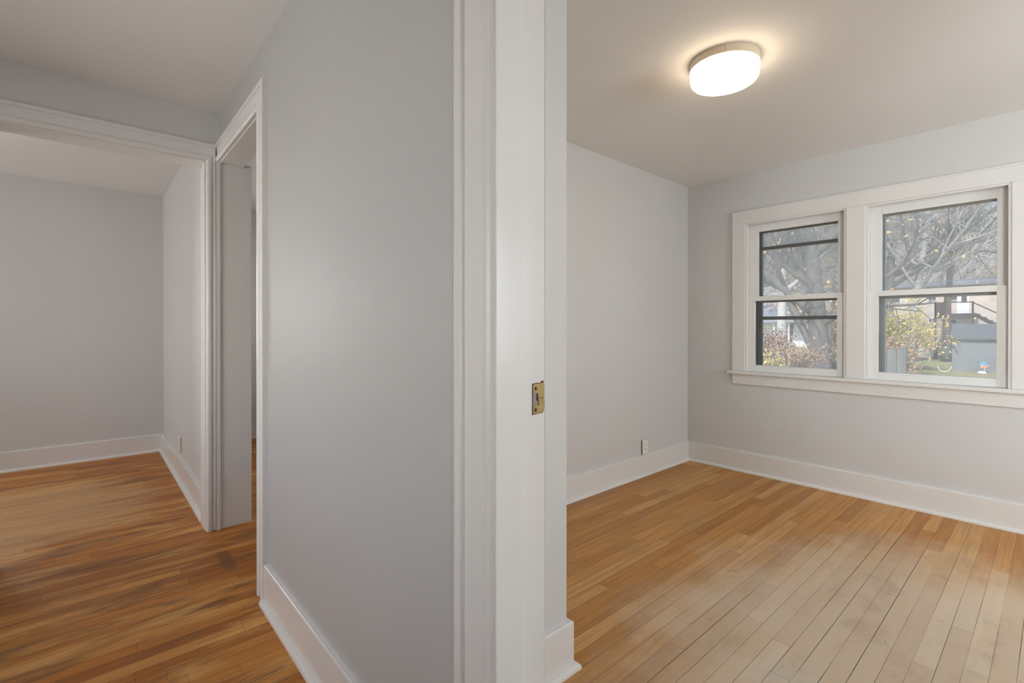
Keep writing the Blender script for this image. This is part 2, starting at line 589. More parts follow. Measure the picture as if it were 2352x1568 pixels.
# trim of the bedroom door (near, only the hinge-free strike side is in view)
t1 = struct(MB().sweep([(-0.122, 0), (-0.122, DH - .006), (0.690, DH - .006), (0.690, 0)], casing_prof(.128), lambda a, b, h: (XG - h, a, b)).build('trim_1', M['trim']),
            'white painted casing around the near doorway', 'door trim')
mb = MB().box(XG, .708, .700, .716, 0, DH + .02).box(XG, .708, -.148, -.132, 0, DH + .02).box(XG, .708, -.132, .700, DH, DH + .02)
mb.build('jamb', M['trim'], t1, 0.0015)
mb = MB().box(XG - .0180, .633, .6885, .6995, 0, DH - .0075).box(XG - .0180, .633, -.1315, -.1205, 0, DH - .0075).box(XG - .0180, .633, -.1315, .6995, DH - .0075, DH - .0005)
mb.build('door_stop', M['trim'], t1, 0.002)
MB().sweep([(0.7035, 0), (0.7035, DH + .0035), (-0.1355, DH + .0035), (-0.1355, 0)], [(-o, h) for o, h in casing_prof(.11)], lambda a, b, h: (XG2 + h * 0.5, a, b)).build('rear_casing', M['trim'], t1)

# trim of the second doorway, in the corner
mb = MB().sweep([(2.361, 0), (2.361, DH + .005), (3.2755, DH + .005)], [(o, h) for o, h in casing_prof(.104)], lambda a, b, h: (XG - h, a, b))
mb.box(.5645, XG, 3.2440, 3.2750, 0, DH + .004)
t2 = struct(mb.build('trim_2', M['trim']), 'white casing of the narrow doorway in the grey partition', 'door trim')
mb = MB().box(XG - .001, .752, 3.2545, 3.2755, 0, DH + .02).box(XG - .001, .708, 2.346, 2.366, 0, DH + .02).box(XG - .001, .708, 2.366, 3.2545, DH, DH + .02)
mb.build('jamb', M['trim'], t2, 0.0015)

# trim of the wide opening into the far room
clampx = lambda a, b, h: (min(a, 0.5640), YF - h, b)
t3 = struct(MB().sweep([(-.333, 0), (-.333, DH + .005), (.518, DH + .005), (.518, 0)], casing_prof(.101), clampx).build('trim_3', M['trim']),
            'white casing around the wide opening to the far room', 'door trim')
mb = MB().box(-.348, -.328, YF - .001, YF2 + .016, 0, DH + .02).box(.513, .533, YF - .001, YF2 + .016, 0, DH + .02).box(-.328, .513, YF - .001, YF2 + .016, DH, DH + .02)
mb.build('jamb', M['trim'], t3, 0.0015)

baseboard('baseboard_hall', [(XG, 0.8185), (XG, 2.2565)], None, 'white baseboard at the foot of the grey partition')
baseboard('baseboard_far', [(XR, YF2 + .03), (XR, YB), (-2.8, YB)], None, 'white baseboard around the far room')
baseboard('baseboard_hall_end', [(-.436, YF), (-1.5, YF), (-1.5, -.6)], None, 'white baseboard beside the wide opening')
baseboard('baseboard_side_room', [(3.0, YB), (XG2, YB)], None, 'white baseboard glimpsed through the narrow doorway')
rm = [(XW, -2.6), (XW, YL), (1.25, YL), (1.25, 1.131), (XG2, 1.131), (XG2, 0.815)]
baseboard('baseboard_window', rm, [0], 'white baseboard under the windows')
baseboard('baseboard_left', rm, [1], 'white baseboard under the outlet')
baseboard('baseboard_closet', rm, [2, 3, 4], 'white baseboard wrapping the wall return by the near jamb')


# ---- windows
def window(name, org, ux, nx, width, z0, z1, storm, mid, label):
    """org: interior wall-plane corner at floor level, ux: direction across, nx: outward direction"""
    ux, nx = Vector(ux), Vector(nx)
    org = Vector(org)
    P = lambda u, d, z: tuple(org + ux * u + nx * d + Vector((0, 0, z)))

    def bx(m, u0, u1, d0, d1, za, zb):
        vs = [P(u, d, z) for z in (za, zb) for d in (d0, d1) for u in (u0, u1)]
        m.add(vs, [(0, 2, 3, 1), (4, 5, 7, 6), (0, 1, 5, 4), (2, 6, 7, 3), (0, 4, 6, 2), (1, 3, 7, 5)])

    def frame(m, u0, u1, za, zb, d0, d1, sl, sr, sb, st):
        bx(m, u0, u0 + sl, d0, d1, za, zb)
        bx(m, u1 - sr, u1, d0, d1, za, zb)
        bx(m, u0 + sl, u1 - sr, d0, d1, za, za + sb)
        bx(m, u0 + sl, u1 - sr, d0, d1, zb - st, zb)
    W_ = width
    m = MB()
    frame(m, -.012, W_ + .012, z0 - .012, z1 + .012, -.004, .15, .012, .012, .012, .012)          # box jamb
    root = struct(m.build(name, M['vinyl']), label, 'window')
    m = MB()
    frame(m, 0, W_, z0, z1, -.014, .011, .014, .014, .0005, .014)                                 # inner stop bead
    frame(m, 0, W_, z0, z1, .0425, .0440, .018, .018, .0005, .020)                                  # parting bead
    m.build('stop', M['trim'], root, 0.003)
    m = MB()
    frame(m, .012, W_ - .012, z0 + .001, mid + .035, .0125, .0425, .056, .052, .052, .036)
    ls = m.build('lower_sash', M['vinyl'], root, 0.003)
    m = MB()
    bx(m, .060, W_ - .060, .026, .029, z0 + .045, mid + .005)
    m.build('pane', M['pane'], ls)
    m = MB()
    frame(m, .010, W_ - .010, mid - .002, z1 - .001, .0440, .0740, .072, .054, .036, .070)
    us = m.build('upper_sash', M['vinyl'], root, 0.003)
    m = MB()
    bx(m, .068, W_ - .056, .058, .061, mid + .02, z1 - .055)
    m.build('pane', M['pane'], us)
    sm = M['storm_dark'] if storm == 'dark' else M['storm_grey']
    m = MB()
    frame(m, .002, W_ - .002, z0 + .002, z1 - .002, .104, .126, .088, .050, .030, .074)
    if storm == 'dark':
        bx(m, .085, W_ - .045, .106, .124, 1.245, 1.272)
        bx(m, .085, W_ - .045, .106, .124, 1.815, 1.840)
        bx(m, .085, W_ - .045, .098, .118, mid - .012, mid + .022)
    else:
        bx(m, .085, W_ - .045, .098, .124, mid - .016, mid + .022)
    st = m.build('storm_frame', sm, root, 0.002)
    m = MB()
    bx(m, .070, W_ - .040, .1145, .1160, z0 + .02, mid)
    m.build('storm_pane', M['storm_pane'], st)
    m = MB()
    bx(m, .070, W_ - .040, .1145, .1160, mid, z1 - .06)
    m.build('storm_pane', M['storm_pane_strong_haze'] if storm == 'dark' else M['storm_pane_hazed'], st)
    return root


window('window_1', (XW, W1[1], 0), (0, -1, 0), (1, 0, 0), W1[1] - W1[0], *WZ, 'dark', 1.398, 'double hung window with dark bronze storm frame, beside the room corner')
window('window_2', (XW, W2[1], 0), (0, -1, 0), (1, 0, 0), W2[1] - W2[0], *WZ, 'grey', 1.398, 'double hung window with grey storm frame, looking onto the shed')
window('window_3', (-0.832, YB, 0), (-1, 0, 0), (0, 1, 0), 0.836, 0.892, 2.068, 'grey', 1.45, 'window in the far room back wall')
window('added_window_7', (-2.8, 3.962, 0), (0, 1, 0), (-1, 0, 0), 1.176, 0.892, 2.068, 'grey', 1.45, 'wide unseen window added to light the far room from its side wall')
window('added_window_9', (XG2, -1.808, 0), (0, 1, 0), (-1, 0, 0), 1.016, 0.892, 2.068, 'grey', 1.45, 'unseen window added to light the lamp room from behind the viewer')
window('window_4', (1.932, -2.6, 0), (1, 0, 0), (0, -1, 0), 1.336, 0.892, 2.068, 'grey', 1.45, 'window in the side wall of the lamp room')
window('added_window_8', (-1.50, 1.012, 0), (0, 1, 0), (-1, 0, 0), 2.016, 0.782, 2.058, 'grey', 1.42, 'wide unseen window added to light the hall from its side wall')
window('window_5', (-.848, -0.6, 0), (1, 0, 0), (0, -1, 0), 0.896, 0.612, 2.088, 'grey', 1.30, 'window at the near end of the hall')
window('window_6', (3.0, 4.828, 0), (0, -1, 0), (1, 0, 0), 0.856, 0.892, 2.068, 'grey', 1.45, 'window in the side room')

# casing shared by the two windows in view
ya, yb = W1[1] + .102, W2[0] - .105
fx = XW - .019
mb = MB()
mb.box(fx, XW, W1[1], ya, WZ[0], WZ[1] + .0)
mb.box(fx, XW, W2[1], W1[0], WZ[0], WZ[1] + .0)
mb.box(fx, XW, yb, W2[0], WZ[0], WZ[1] + .0)
mb.box(fx, XW, yb, ya, WZ[1], WZ[1] + .100)
t4 = struct(mb.build('trim_4', M['trim'], None, 0.002), 'white flat casing joining the two windows', 'window trim')
MB().box(fx - .006, XW, yb - .004, ya + .004, WZ[1] + .092, WZ[1] + .104).build('cap_bead', M['trim'], t4, 0.003)
MB().box(XW - .048, XW + .021, yb - .030, ya + .032, WZ[0] - .026, WZ[0] - .0005).build('sill_stool', M['trim'], t4, 0.006)
MB().box(fx, XW, yb, ya - .002, WZ[0] - .108, WZ[0] - .0265).build('apron', M['trim'], t4, 0.002)

# ------------------------------------------------------------------ fittings
# ceiling light
LC = (2.256, 1.045)
lamp = thing('ceiling_light', 'round flush ceiling lamp, lit, with white drum diffuser and cream canopy', 'ceiling light', (*LC, H))
MB().lathe([(.153, 0), (.153, -.004), (.153, -.036), (.150, -.038), (.02, -.038)], 64, (*LC, H)).build('canopy', M['canopy'], lamp, 0, True).modifiers.new('edge', 'EDGE_SPLIT')
MB().lathe([(.148, -.034), (.1525, -.038), (.1525, -.044), (.150, -.078), (.147, -.090), (.140, -.098), (.128, -.102), (.06, -.104), (.001, -.104)], 64, (*LC, H)).build('diffuser', M['diffuser'], lamp, 0, True)
seam = MB().box(-.0015, .0015, -.1545, -.1525, -.035, -.003).build('canopy_seam', M['trim'], lamp)
seam.matrix_parent_inverse = Matrix()
seam.rotation_euler = (0, 0, math.radians(-62))

# strike plate of the bedroom door
SY = 0.700
sp = thing('strike_plate', 'worn brass strike plate let into the near white door jamb', 'strike plate', (.688, SY, 1.041))
pl = [(-.016, -.0315), (.0155, -.0290), (.0165, -.024), (.0165, .026), (.0135, .0335), (-.016, .0315)]
mp = lambda a, b, h: (.688 + a, SY - h, 1.041 + b)
MB().prism([(-.0164, -.0318), (.0130, -.0302), (.0168, -.0245), (.0166, .026), (.0150, .0362), (.0125, .0352), (.009, .0345), (.006, .0318), (-.002, .0322), (-.0164, .0312)], -.001, .0004, mp).build('mortise_edge', M['bare_wood'], sp)
outer = MB()
# plate around its latch opening (a on the left edge side)
outer.prism([(-.0155, .012), (.0155, .012), (.0155, .029), (.0125, .0315), (-.0155, .0300)], 0, .0018, mp)
outer.prism([(-.0155, -.0305), (.013, -.0290), (.0160, -.024), (.0160, -.014), (-.0155, -.014)], 0, .0018, mp)
outer.prism([(.0005, -.014), (.0160, -.014), (.0155, .012), (-.002, .012), (-.001, .002)], 0, .0018, mp)
outer.build('plate', M['brass'], sp, 0.0005)
MB().prism([(-.0155, -.014), (-.001, -.014), (-.002, .012), (-.0155, .012)], .0003, .0008, mp).build('latch_hole', M['mortise'], sp)
MB().prism([(-.006, -.003), (-.001, -.006), (-.002, .012), (-.006, .010)], .0009, .0012, mp).build('hole_shadow_gap', M['slot'], sp)
MB().prism([(.0005, .0005), (.0158, .0012), (.0158, .0020), (.0005, .0015)], .0018, .0021, mp).build('crack', M['slot'], sp)
for zz in (.021, -.022):
    MB().prism([(-.0085 + .0032 * math.cos(i * PI / 8), zz + .0040 * math.sin(i * PI / 8)) for i in range(16)], .0015, .0026, mp).build('screw', M['dark_screw'], sp)


def outlet(name, org, ux, nx, label, box='slot'):
    """duplex outlet on a wall: org centre on the wall plane, ux across, nx out of the wall"""
    ux, nx, org = Vector(ux), Vector(nx), Vector(org)
    P = lambda a, b, h: tuple(org + ux * a + nx * h + Vector((0, 0, b)))
    t = thing(name, label, 'outlet', tuple(org))
    MB().prism([(-.030, -.050), (.030, -.050), (.030, .050), (-.030, .050)], 0, .010, P).build('backing_box', M[box], t)  # the dark default puts the shaded gap behind the plate into colour
    MB().prism([(-.037, -.058), (.037, -.058), (.037, .058), (-.037, .058)], .009, .0155, P).build('cover_plate', M['plastic'], t, 0.0025)
    for zc in (.0195, -.0195):
        r = MB().prism([(.0165 * math.cos(i * PI / 12), zc + .0140 * math.sin(i * PI / 12)) for i in range(24)], .0150, .0180, P).build('receptacle', M['plastic'], t, 0.0008)
        MB().prism([(-.0075, zc - .001), (-.0055, zc - .001), (-.0055, zc + .007), (-.0075, zc + .007)], .0178, .0183, P).build('slot', M['slot'], r)
        MB().prism([(.0055, zc - .001), (.0075, zc - .001), (.0075, zc + .007), (.0055, zc + .007)], .0178, .0183, P).build('slot', M['slot'], r)
        MB().prism([(.0028 * math.cos(i * PI / 6), zc - .0075 + .0028 * math.sin(i * PI / 6)) for i in range(12)], .0178, .0183, P).build('slot', M['slot'], r)
    MB().prism([(.0028 * math.cos(i * PI / 6), .0028 * math.sin(i * PI / 6)) for i in range(12)], .0150, .0165, P).build('screw', M['plastic'], t)
    return t


outlet('wall_outlet', (3.355, YL, 0.227), (1, 0, 0), (0, -1, 0), 'white duplex outlet just above the baseboard near the window corner')
outlet('wall_outlet', (XR, 4.53, 0.272), (0, 1, 0), (-1, 0, 0), 'white duplex outlet low on the far room side wall', 'plastic')

# ------------------------------------------------------------------ outdoors
GZ = -0.92


def siding(name, color, pitch, var=0.05, dark=0.72):
    k = NT(name)
    o = k.obj()
    sep = k.n('SeparateXYZ')
    k.t.links.new(o, sep.inputs[0])
    f = k.math('FRACT', k.math('DIVIDE', k.math('ADD', sep.outputs[2], 50.0), pitch))
    ln = k.step(f, 0.80, 0.97)
    v = k.noise(o, 0.8, 4.0)
    c = k.mix(v, tuple(x * (1 - var) for x in color), tuple(x * (1 + var) for x in color))
    k.set(k.mix(ln, c, tuple(x * dark for x in color)), 0.6, 0.3)
    k.bump(k.math('MULTIPLY', f, -1.0), 0.4, 0.01)
    return k.m


def mottled(name, scale, *cols, rough=0.9, vec=(1, 1, 1)):
    k = NT(name)
    f = k.noise(k.scaled(k.obj(), vec), scale, 7.0, 0.65, 0.4)
    n = len(cols)
    k.set(k.ramp(f, *[(0.30 + 0.40 * i / max(1, n - 1), c) for i, c in enumerate(cols)]), rough, 0.2)
    return k.m


M['lawn'] = mottled('autumn_lawn', 0.9, (0.20, 0.19, 0.10), (0.30, 0.25, 0.14), (0.24, 0.27, 0.12), (0.42, 0.30, 0.18))
M['hill'] = mottled('wooded_slope', 0.10, (0.34, 0.30, 0.28), (0.50, 0.42, 0.36), (0.55, 0.48, 0.45), (0.62, 0.46, 0.30))
M['bark'] = mottled('shaded_grey_bark', 2.2, (0.11, 0.095, 0.087), (0.20, 0.18, 0.168), rough=0.9, vec=(1, 1, .25))  # darkened so the trunk's shade is in the bark colour
M['bark_pale'] = mottled('pale_sunlit_bark', 2.0, (0.40, 0.37, 0.35), (0.60, 0.57, 0.545), rough=0.9)  # sunlit look of the branches is put into this pale colour
M['bark_brown'] = mottled('brown_bark', 2.0, (0.15, 0.11, 0.095), (0.24, 0.185, 0.16), rough=0.9, vec=(1, 1, .25))
M['leaf_yellow'] = mottled('yellow_leaves', 5.0, (0.50, 0.40, 0.10), (0.70, 0.58, 0.20), (0.62, 0.44, 0.14))
M['leaf_orange'] = mottled('orange_leaves', 3.0, (0.55, 0.34, 0.13), (0.72, 0.50, 0.22))
M['leaf_rust'] = mottled('rust_leaves', 3.0, (0.34, 0.20, 0.13), (0.50, 0.32, 0.20))
M['shed_wall'] = siding('grey_shed_siding', (0.21, 0.215, 0.225), 0.105)
M['shed_roof'] = siding('grey_shingle_roof', (0.125, 0.13, 0.138), 0.14, 0.10, 0.8)
M['house_wall'] = siding('tan_siding', (0.62, 0.53, 0.47), 0.14, 0.06, 0.70)
M['roof'] = mottled('slate_blue_roof', 2.0, (0.20, 0.21, 0.235), (0.28, 0.29, 0.32))
M['white_wall'] = siding('white_siding', (0.72, 0.72, 0.74), 0.16, 0.04, 0.85)
M['white'] = plain('white_outdoor_paint', (0.76, 0.77, 0.80), 0.5, 0.0, 0.05)
M['dark_glass'] = plain('dark_window_glass', (0.10, 0.105, 0.12), 0.15, 0.0, 0.1)
M['deck'] = plain('dark_brown_deck_wood', (0.135, 0.10, 0.09), 0.8, 0.0, 0.2, 2.0)
M['fence'] = mottled('weathered_fence', 1.6, (0.15, 0.15, 0.145), (0.23, 0.225, 0.215), vec=(1, 6, .5))
M['barrel'] = plain('dark_grey_barrel', (0.13, 0.14, 0.14), 0.6)
M['blue'] = plain('blue_plastic', (0.10, 0.38, 0.62), 0.4)
M['orange'] = plain('orange_plastic', (0.80, 0.36, 0.20), 0.4)
M['cable'] = plain('black_cable', (0.12, 0.12, 0.13), 0.6)


# terrain: level yard, then a wooded slope that climbs away and to one side
def terrain(x, y):
    t = max(0.0, (x - 62.0) / 60.0)
    t = min(t, 1.0)
    s = t * t * (3 - 2 * t)
    return GZ + s * max(1.0, min(32.0, 12.0 + 0.72 * (y - 6.0)))


gm = MB()
gx = [4.3, 8, 14, 22, 32, 42, 52, 60] + [62 + 4 * i for i in range(22)]
gy = [-60 + 5 * i for i in range(37)]
gm.add([(x, y, terrain(x, y)) for x in gx for y in gy],
       [(i * len(gy) + j, (i + 1) * len(gy) + j, (i + 1) * len(gy) + j + 1, i * len(gy) + j + 1) for i in range(len(gx) - 1) for j in range(len(gy) - 1)])
k = NT('yard_ground')
o_ = k.obj()
sep_ = k.n('SeparateXYZ')
k.t.links.new(o_, sep_.inputs[0])
f1 = k.noise(o_, 0.9, 7.0, 0.65)
lawn = k.ramp(f1, (0.30, (0.22, 0.20, 0.11)), (0.45, (0.33, 0.27, 0.16)), (0.58, (0.27, 0.28, 0.13)), (0.72, (0.46, 0.33, 0.19)))
f2 = k.noise(o_, 0.16, 8.0, 0.70, 0.6)
wood = k.ramp(f2, (0.32, (0.42, 0.37, 0.36)), (0.46, (0.52, 0.46, 0.44)), (0.58, (0.60, 0.55, 0.53)), (0.70, (0.66, 0.50, 0.34)))
k.set(k.mix(k.step(sep_.outputs[0], 58.0, 66.0), lawn, wood), 0.95, 0.1)
struct(gm.build('ground', k.m, None, 0, True), 'autumn lawn rising into a wooded slope outside the windows', 'ground')


# ---- trees
def grow(mb, rng, p, d, length, r, level, maxl, sides, wander=0.25, up=0.05, kids=(4, 6), tips=None, clear=0.25):
    n = 5 if level <= 1 else 4 if level == 2 else 3
    pts, rad = [Vector(p)], [r]
    d = Vector(d).normalized()
    for i in range(n):
        d = (d + Vector((rng.uniform(-1, 1), rng.uniform(-1, 1), rng.uniform(-.6, 1))) * wander + Vector((0, 0, up))).normalized()
        pts.append(pts[-1] + d * (length / n))
        rad.append(r * (1 - 0.62 * (i + 1) / n))
    mb.tube(pts, rad, sides if level == 0 else max(3, sides - 2 - level), cap=False)
    if level >= maxl:
        if tips is not None:
            tips += pts[1:]
        return
    for j in range(rng.randint(*kids)):
        t = rng.uniform(clear if level == 0 else 0.2, 1.0) * n
        i = min(int(t), n - 1)
        q = pts[i].lerp(pts[i + 1], t - i)
        dd = (pts[i + 1] - pts[i]).normalized()
        side = Vector((rng.gauss(0, 1), rng.gauss(0, 1), rng.gauss(0.15, .6)))
        side = (side - dd * side.dot(dd))
        if side.length < 1e-3:
            continue
        nd = dd * rng.uniform(.35, .9) + side.normalized() * rng.uniform(.6, 1.0)
        grow(mb, rng, q, nd, length * rng.uniform(.42, .68), max(0.006, rad[i] * rng.uniform(.42, .62)), level + 1, maxl, sides, wander, up, kids, tips, clear)


def leaves(mb, rng, pts, size, jitter):
    for p in pts:
        c = Vector(p) + Vector((rng.gauss(0, jitter), rng.gauss(0, jitter), rng.gauss(0, jitter)))
        a = Vector((rng.gauss(0, 1), rng.gauss(0, 1), rng.gauss(0, 1))).normalized()
        b = a.cross(Vector((rng.gauss(0, 1), rng.gauss(0, 1), rng.gauss(0, 1)))).normalized()
        s = size * rng.uniform(.6, 1.3)
        mb.add([c - a * s, c - b * s * .55, c + a * s, c + b * s * .55], [(0, 1, 2, 3)])


def copy_tree(o, parent=None):
    c = o.copy()
    C.objects.link(c)
    if parent is not None:
        c.parent = parent
    for ch in [x for x in bpy.data.objects if x.parent == o]:
        copy_tree(ch, c)
    return c


def make_tree(name, label, loc, seed, length, r, maxl=3, lean=(0, 0, 1), bark='bark_pale', leaf=None, nleaf=0, lsize=.12, kids=(5, 7), group=None,
              limbs=(), clear=.3, wander=.22, jitter=.25, twig=None):
    rng = random.Random(seed)
    t = thing(name, label, 'tree', (0, 0, 0), group)
    mb, tips = MB(), []
    grow(mb, rng, (0, 0, 0), lean, length, r, 0, maxl, 9, wander, .05, kids, tips, clear)
    for (p, d, l, rr) in limbs:
        grow(mb, rng, p, d, l, rr, 1, maxl, 9, wander, .03, kids, tips, clear)
    mb.build('trunk', M[bark], t, 0, True, True)
    if leaf and tips:
        lm = MB()
        leaves(lm, rng, [rng.choice(tips) for _ in range(nleaf)], lsize, jitter)
        lf = lm.build('foliage', M[leaf], t, 0, False, True)
        lf['kind'] = 'stuff'
    t.location = loc
    return t


def make_bush(name, label, loc, seed, n, h, spread, leaf, nleaf, lsize, bark='bark_brown', jitter=.12, group=None):
    rng = random.Random(seed)
    t = thing(name, label, 'shrub', (0, 0, 0), group)
    mb, tips = MB(), []
    for i in range(n):
        a = rng.uniform(0, 2 * PI)
        d = (math.cos(a) * rng.uniform(.1, spread), math.sin(a) * rng.uniform(.1, spread), 1)
        grow(mb, rng, (math.cos(a) * .25 * rng.random(), math.sin(a) * .25 * rng.random(), 0), d, h * rng.uniform(.7, 1.1), .022, 1, 2, 7, .2, .05, (4, 6), tips, .2)
    mb.build('stems', M[bark], t, 0, True, True)
    lm = MB()
    leaves(lm, rng, [rng.choice(tips) for _ in range(nleaf)], lsize, jitter)
    lf = lm.build('foliage', M[leaf], t, 0, False, True)
    lf['kind'] = 'stuff'
    t.location = loc
    return t


# the big grey maple seen through the first window
make_tree('maple_tree', 'huge grey forked trunk close beyond the window with the dark storm frame', (24.0, 6.85, GZ), 5, 9.5, .43, 4, (0, .02, 1), 'bark', 'leaf_orange', 500, .10,
          (5, 7), limbs=[((0, .05, .75), (0, .62, 1.1), 4.6, .24), ((0, .0, 2.2), (.1, -1, .75), 4.5, .17), ((0, .2, 2.6), (-.3, .9, .9), 4.5, .18)], clear=.4, wander=.10)
make_tree('maple_tree', 'straight slim grey trunk standing farther off beside the huge forked trunk', (36.0, 12.6, GZ), 12, 12.0, .34, 4, (0, 0, 1), 'bark_pale', 'leaf_orange', 700, .14,
          (5, 7), clear=.35, wander=.08)
# leaning trees above the shrubs in the second window
make_tree('bare_tree', 'bare tree with stout trunk rising behind the yellow bush, next to the storm frame edge', (37.0, 6.85, GZ), 21, 10.5, .30, 4, (0, -.02, 1), 'bark', 'leaf_rust', 300, .10,
          (6, 8), clear=.42, wander=.12, limbs=[((0, -.1, 4.6), (.1, -1.2, 1.0), 7.5, .15), ((0, -.1, 5.2), (0, -1.3, .55), 7.5, .12), ((0, 0, 4.9), (0, 1.0, .8), 6.0, .12)])
make_tree('bare_tree', 'bare leaning tree whose long limbs sweep up across the sky above the shed', (37.5, 6.05, GZ), 33, 10.0, .27, 4, (0, -.16, 1), 'bark_pale', 'leaf_yellow', 200, .09,
          (6, 8), clear=.40, wander=.12, limbs=[((0, -.6, 4.4), (0, -1.0, .95), 8.5, .14), ((0, -.7, 5.0), (0, -1.0, .65), 8.0, .12), ((0, -.8, 5.4), (0.2, -1.0, 1.3), 7.0, .11), ((0, -.5, 4.6), (.3, .8, .8), 5.0, .10)])
make_tree('bare_tree', 'dark brown slim trunk standing in front of the deck, a barrel at its foot', (40.0, 4.50, GZ), 44, 9.0, .24, 4, (0, .03, 1), 'bark_brown', 'leaf_orange', 260, .12, (5, 6), clear=.5, wander=.08)
make_bush('yellow_bush', 'broad bush of yellow leaves in front of the tan house', (30.0, 5.30, GZ), 3, 30, 2.5, .50, 'leaf_yellow', 3800, .070)
make_bush('yellow_bush', 'low yellow leafy sprays below the white porch house', (15.5, 5.85, GZ), 4, 14, 0.95, .5, 'leaf_yellow', 700, .05)
make_bush('rust_bush', 'rust brown thicket beside the huge forked trunk, under the white porch house', (27.0, 10.2, GZ), 6, 34, 1.55, 1.0, 'leaf_rust', 2600, .06)
make_bush('rust_bush', 'orange brown thicket between the huge forked trunk and the window mullion', (27.5, 7.25, GZ), 7, 22, 3.2, .45, 'leaf_orange', 1500, .07)
make_bush('rust_bush', 'brown thicket low down in front of the huge forked trunk', (21.0, 6.9, GZ), 17, 26, 1.25, .9, 'leaf_rust', 1400, .05)
make_bush('rust_bush', 'brown leafy thicket behind the grey plank fence', (22.0, 4.0, GZ), 8, 26, 1.55, .7, 'leaf_rust', 1300, .05)
make_bush('orange_bush', 'small orange shrub at the foot of the dark brown trunk', (41.5, 5.3, GZ), 9, 12, 1.4, .6, 'leaf_orange', 600, .06)

# woods behind: a few kinds, copied tree by tree
kinds = []
for i, (bk, lf, nl) in enumerate([('bark_pale', None, 0), ('bark_pale', 'leaf_orange', 1500), ('bark', 'leaf_rust', 1200), ('bark_pale', 'leaf_yellow', 700), ('bark_brown', None, 0)]):
    kinds.append(make_tree('woodland_tree', ['pale bare tree in the woods behind the houses', 'orange leaved tree in the woods behind the houses', 'rust leaved tree in the woods behind the houses',
                           'thinly yellow leaved tree in the woods behind the houses', 'brown bare tree in the woods behind the houses'][i], (0, 0, -60), 70 + i, 13.0, .26, 3, (0, 0, 1), bk, lf, nl, .22, (7, 9),
                           ['pale bare woodland trees', 'orange woodland trees', 'rust woodland trees', 'yellow woodland trees', 'brown bare woodland trees'][i], clear=.22, wander=.14, jitter=.5))
rng = random.Random(11)
spots = []
for row, X in enumerate((58, 64, 70, 77, 84, 92, 101, 111)):
    y = 0.02 * X - 3
    while y < 0.44 * X + 2:
        spots.append((X + rng.uniform(-2, 2), y + rng.uniform(-1, 1)))
        y += 2.6 + 0.028 * X
used = [False] * 5
for (x, y) in spots:
    kd = rng.choices(range(5), (5, 3, 2, 2, 3))[0]
    o = kinds[kd] if not used[kd] else copy_tree(kinds[kd])
    used[kd] = True
    o.location = (x, y, terrain(x, y) - .1)
    o.rotation_euler = (0, 0, rng.uniform(0, 2 * PI))
    s = rng.uniform(.65, 1.0) * (0.72 if y < 0.16 * x else 1.0)
    o.scale = (s, s, s)

# ---- grey shed
sh = thing('garden_shed', 'low grey sided shed with shingle roof on the lawn', 'shed', (31.9, 1.0, GZ))
MB().box(31.0, 32.8, -1.4, 3.36, GZ, .66).build('wall', M['shed_wall'], sh)
MB().prism([(30.88, .63), (31.9, 1.25), (32.92, .63), (32.92, .70), (31.9, 1.33), (30.88, .70)], -1.5, 3.44, lambda a, b, h: (a, h, b)).build('roof', M['shed_roof'], sh)
MB().prism([(31.0, .66), (31.9, 1.22), (32.8, .66)], -1.4, 3.36, lambda a, b, h: (a, h, b)).build('gable', M['shed_wall'], sh)
MB().box(30.87, 30.90, -1.5, 3.44, .60, .67).build('fascia', M['barrel'], sh)

# ---- tan house with deck and stair
hs = thing('tan_house', 'two storey tan sided house with brown deck and outside stair', 'house', (52.0, 2.0, GZ))
MB().box(50.0, 57.0, -9.0, 10.6, GZ, 4.45).build('wall', M['house_wall'], hs)
MB().prism([(49.4, 4.35), (53.5, 4.85), (57.6, 4.35), (57.6, 4.50), (53.5, 5.02), (49.4, 4.55)], -9.4, 11.0, lambda a, b, h: (a, h, b)).build('roof', M['roof'], hs)


def hwin(y0, z0, y1, z1, split=False):
    f = MB().box(49.93, 50.02, min(y0, y1) - .07, max(y0, y1) + .07, min(z0, z1) - .07, max(z0, z1) + .07).build('window', M['white'], hs)
    MB().box(49.90, 49.935, min(y0, y1), max(y0, y1), min(z0, z1), max(z0, z1)).build('pane', M['dark_glass'], f)
    if split:
        MB().box(49.88, 49.925, (y0 + y1) / 2 - .03, (y0 + y1) / 2 + .03, min(z0, z1), max(z0, z1)).build('mullion', M['white'], f)


hwin(6.76, 1.88, 6.40, 1.53, True)
hwin(6.80, 3.95, 6.36, 3.31)
hwin(5.54, 3.95, 5.14, 3.28)
hwin(5.59, 1.76, 5.17, 1.46)
hwin(9.2, 3.9, 8.6, 3.2)
dr = MB().box(49.92, 50.02, 4.46, 5.14, 2.12, 4.15).build('door', M['white'], hs)
MB().box(49.89, 49.925, 4.58, 4.88, 3.05, 4.02).build('pane', M['dark_glass'], dr)
MB().box(46.9, 50.0, 3.95, 6.04, 2.00, 2.16).build('deck_floor', M['deck'], hs)
MB().box(46.86, 46.92, 5.36, 6.04, 1.85, 3.0).build('deck_screen', M['deck'], hs)
MB().box(46.88, 46.96, 3.98, 5.36, 2.93, 3.00).build('deck_rail', M['deck'], hs)
for yy in (4.0, 5.36, 6.0):
    MB().box(46.86, 46.98, yy - .05, yy + .05, GZ, 3.0).build('deck_post', M['deck'], hs)
MB().box(46.88, 46.94, 3.95, 6.0, 1.82, 2.04).build('deck_beam', M['deck'], hs)


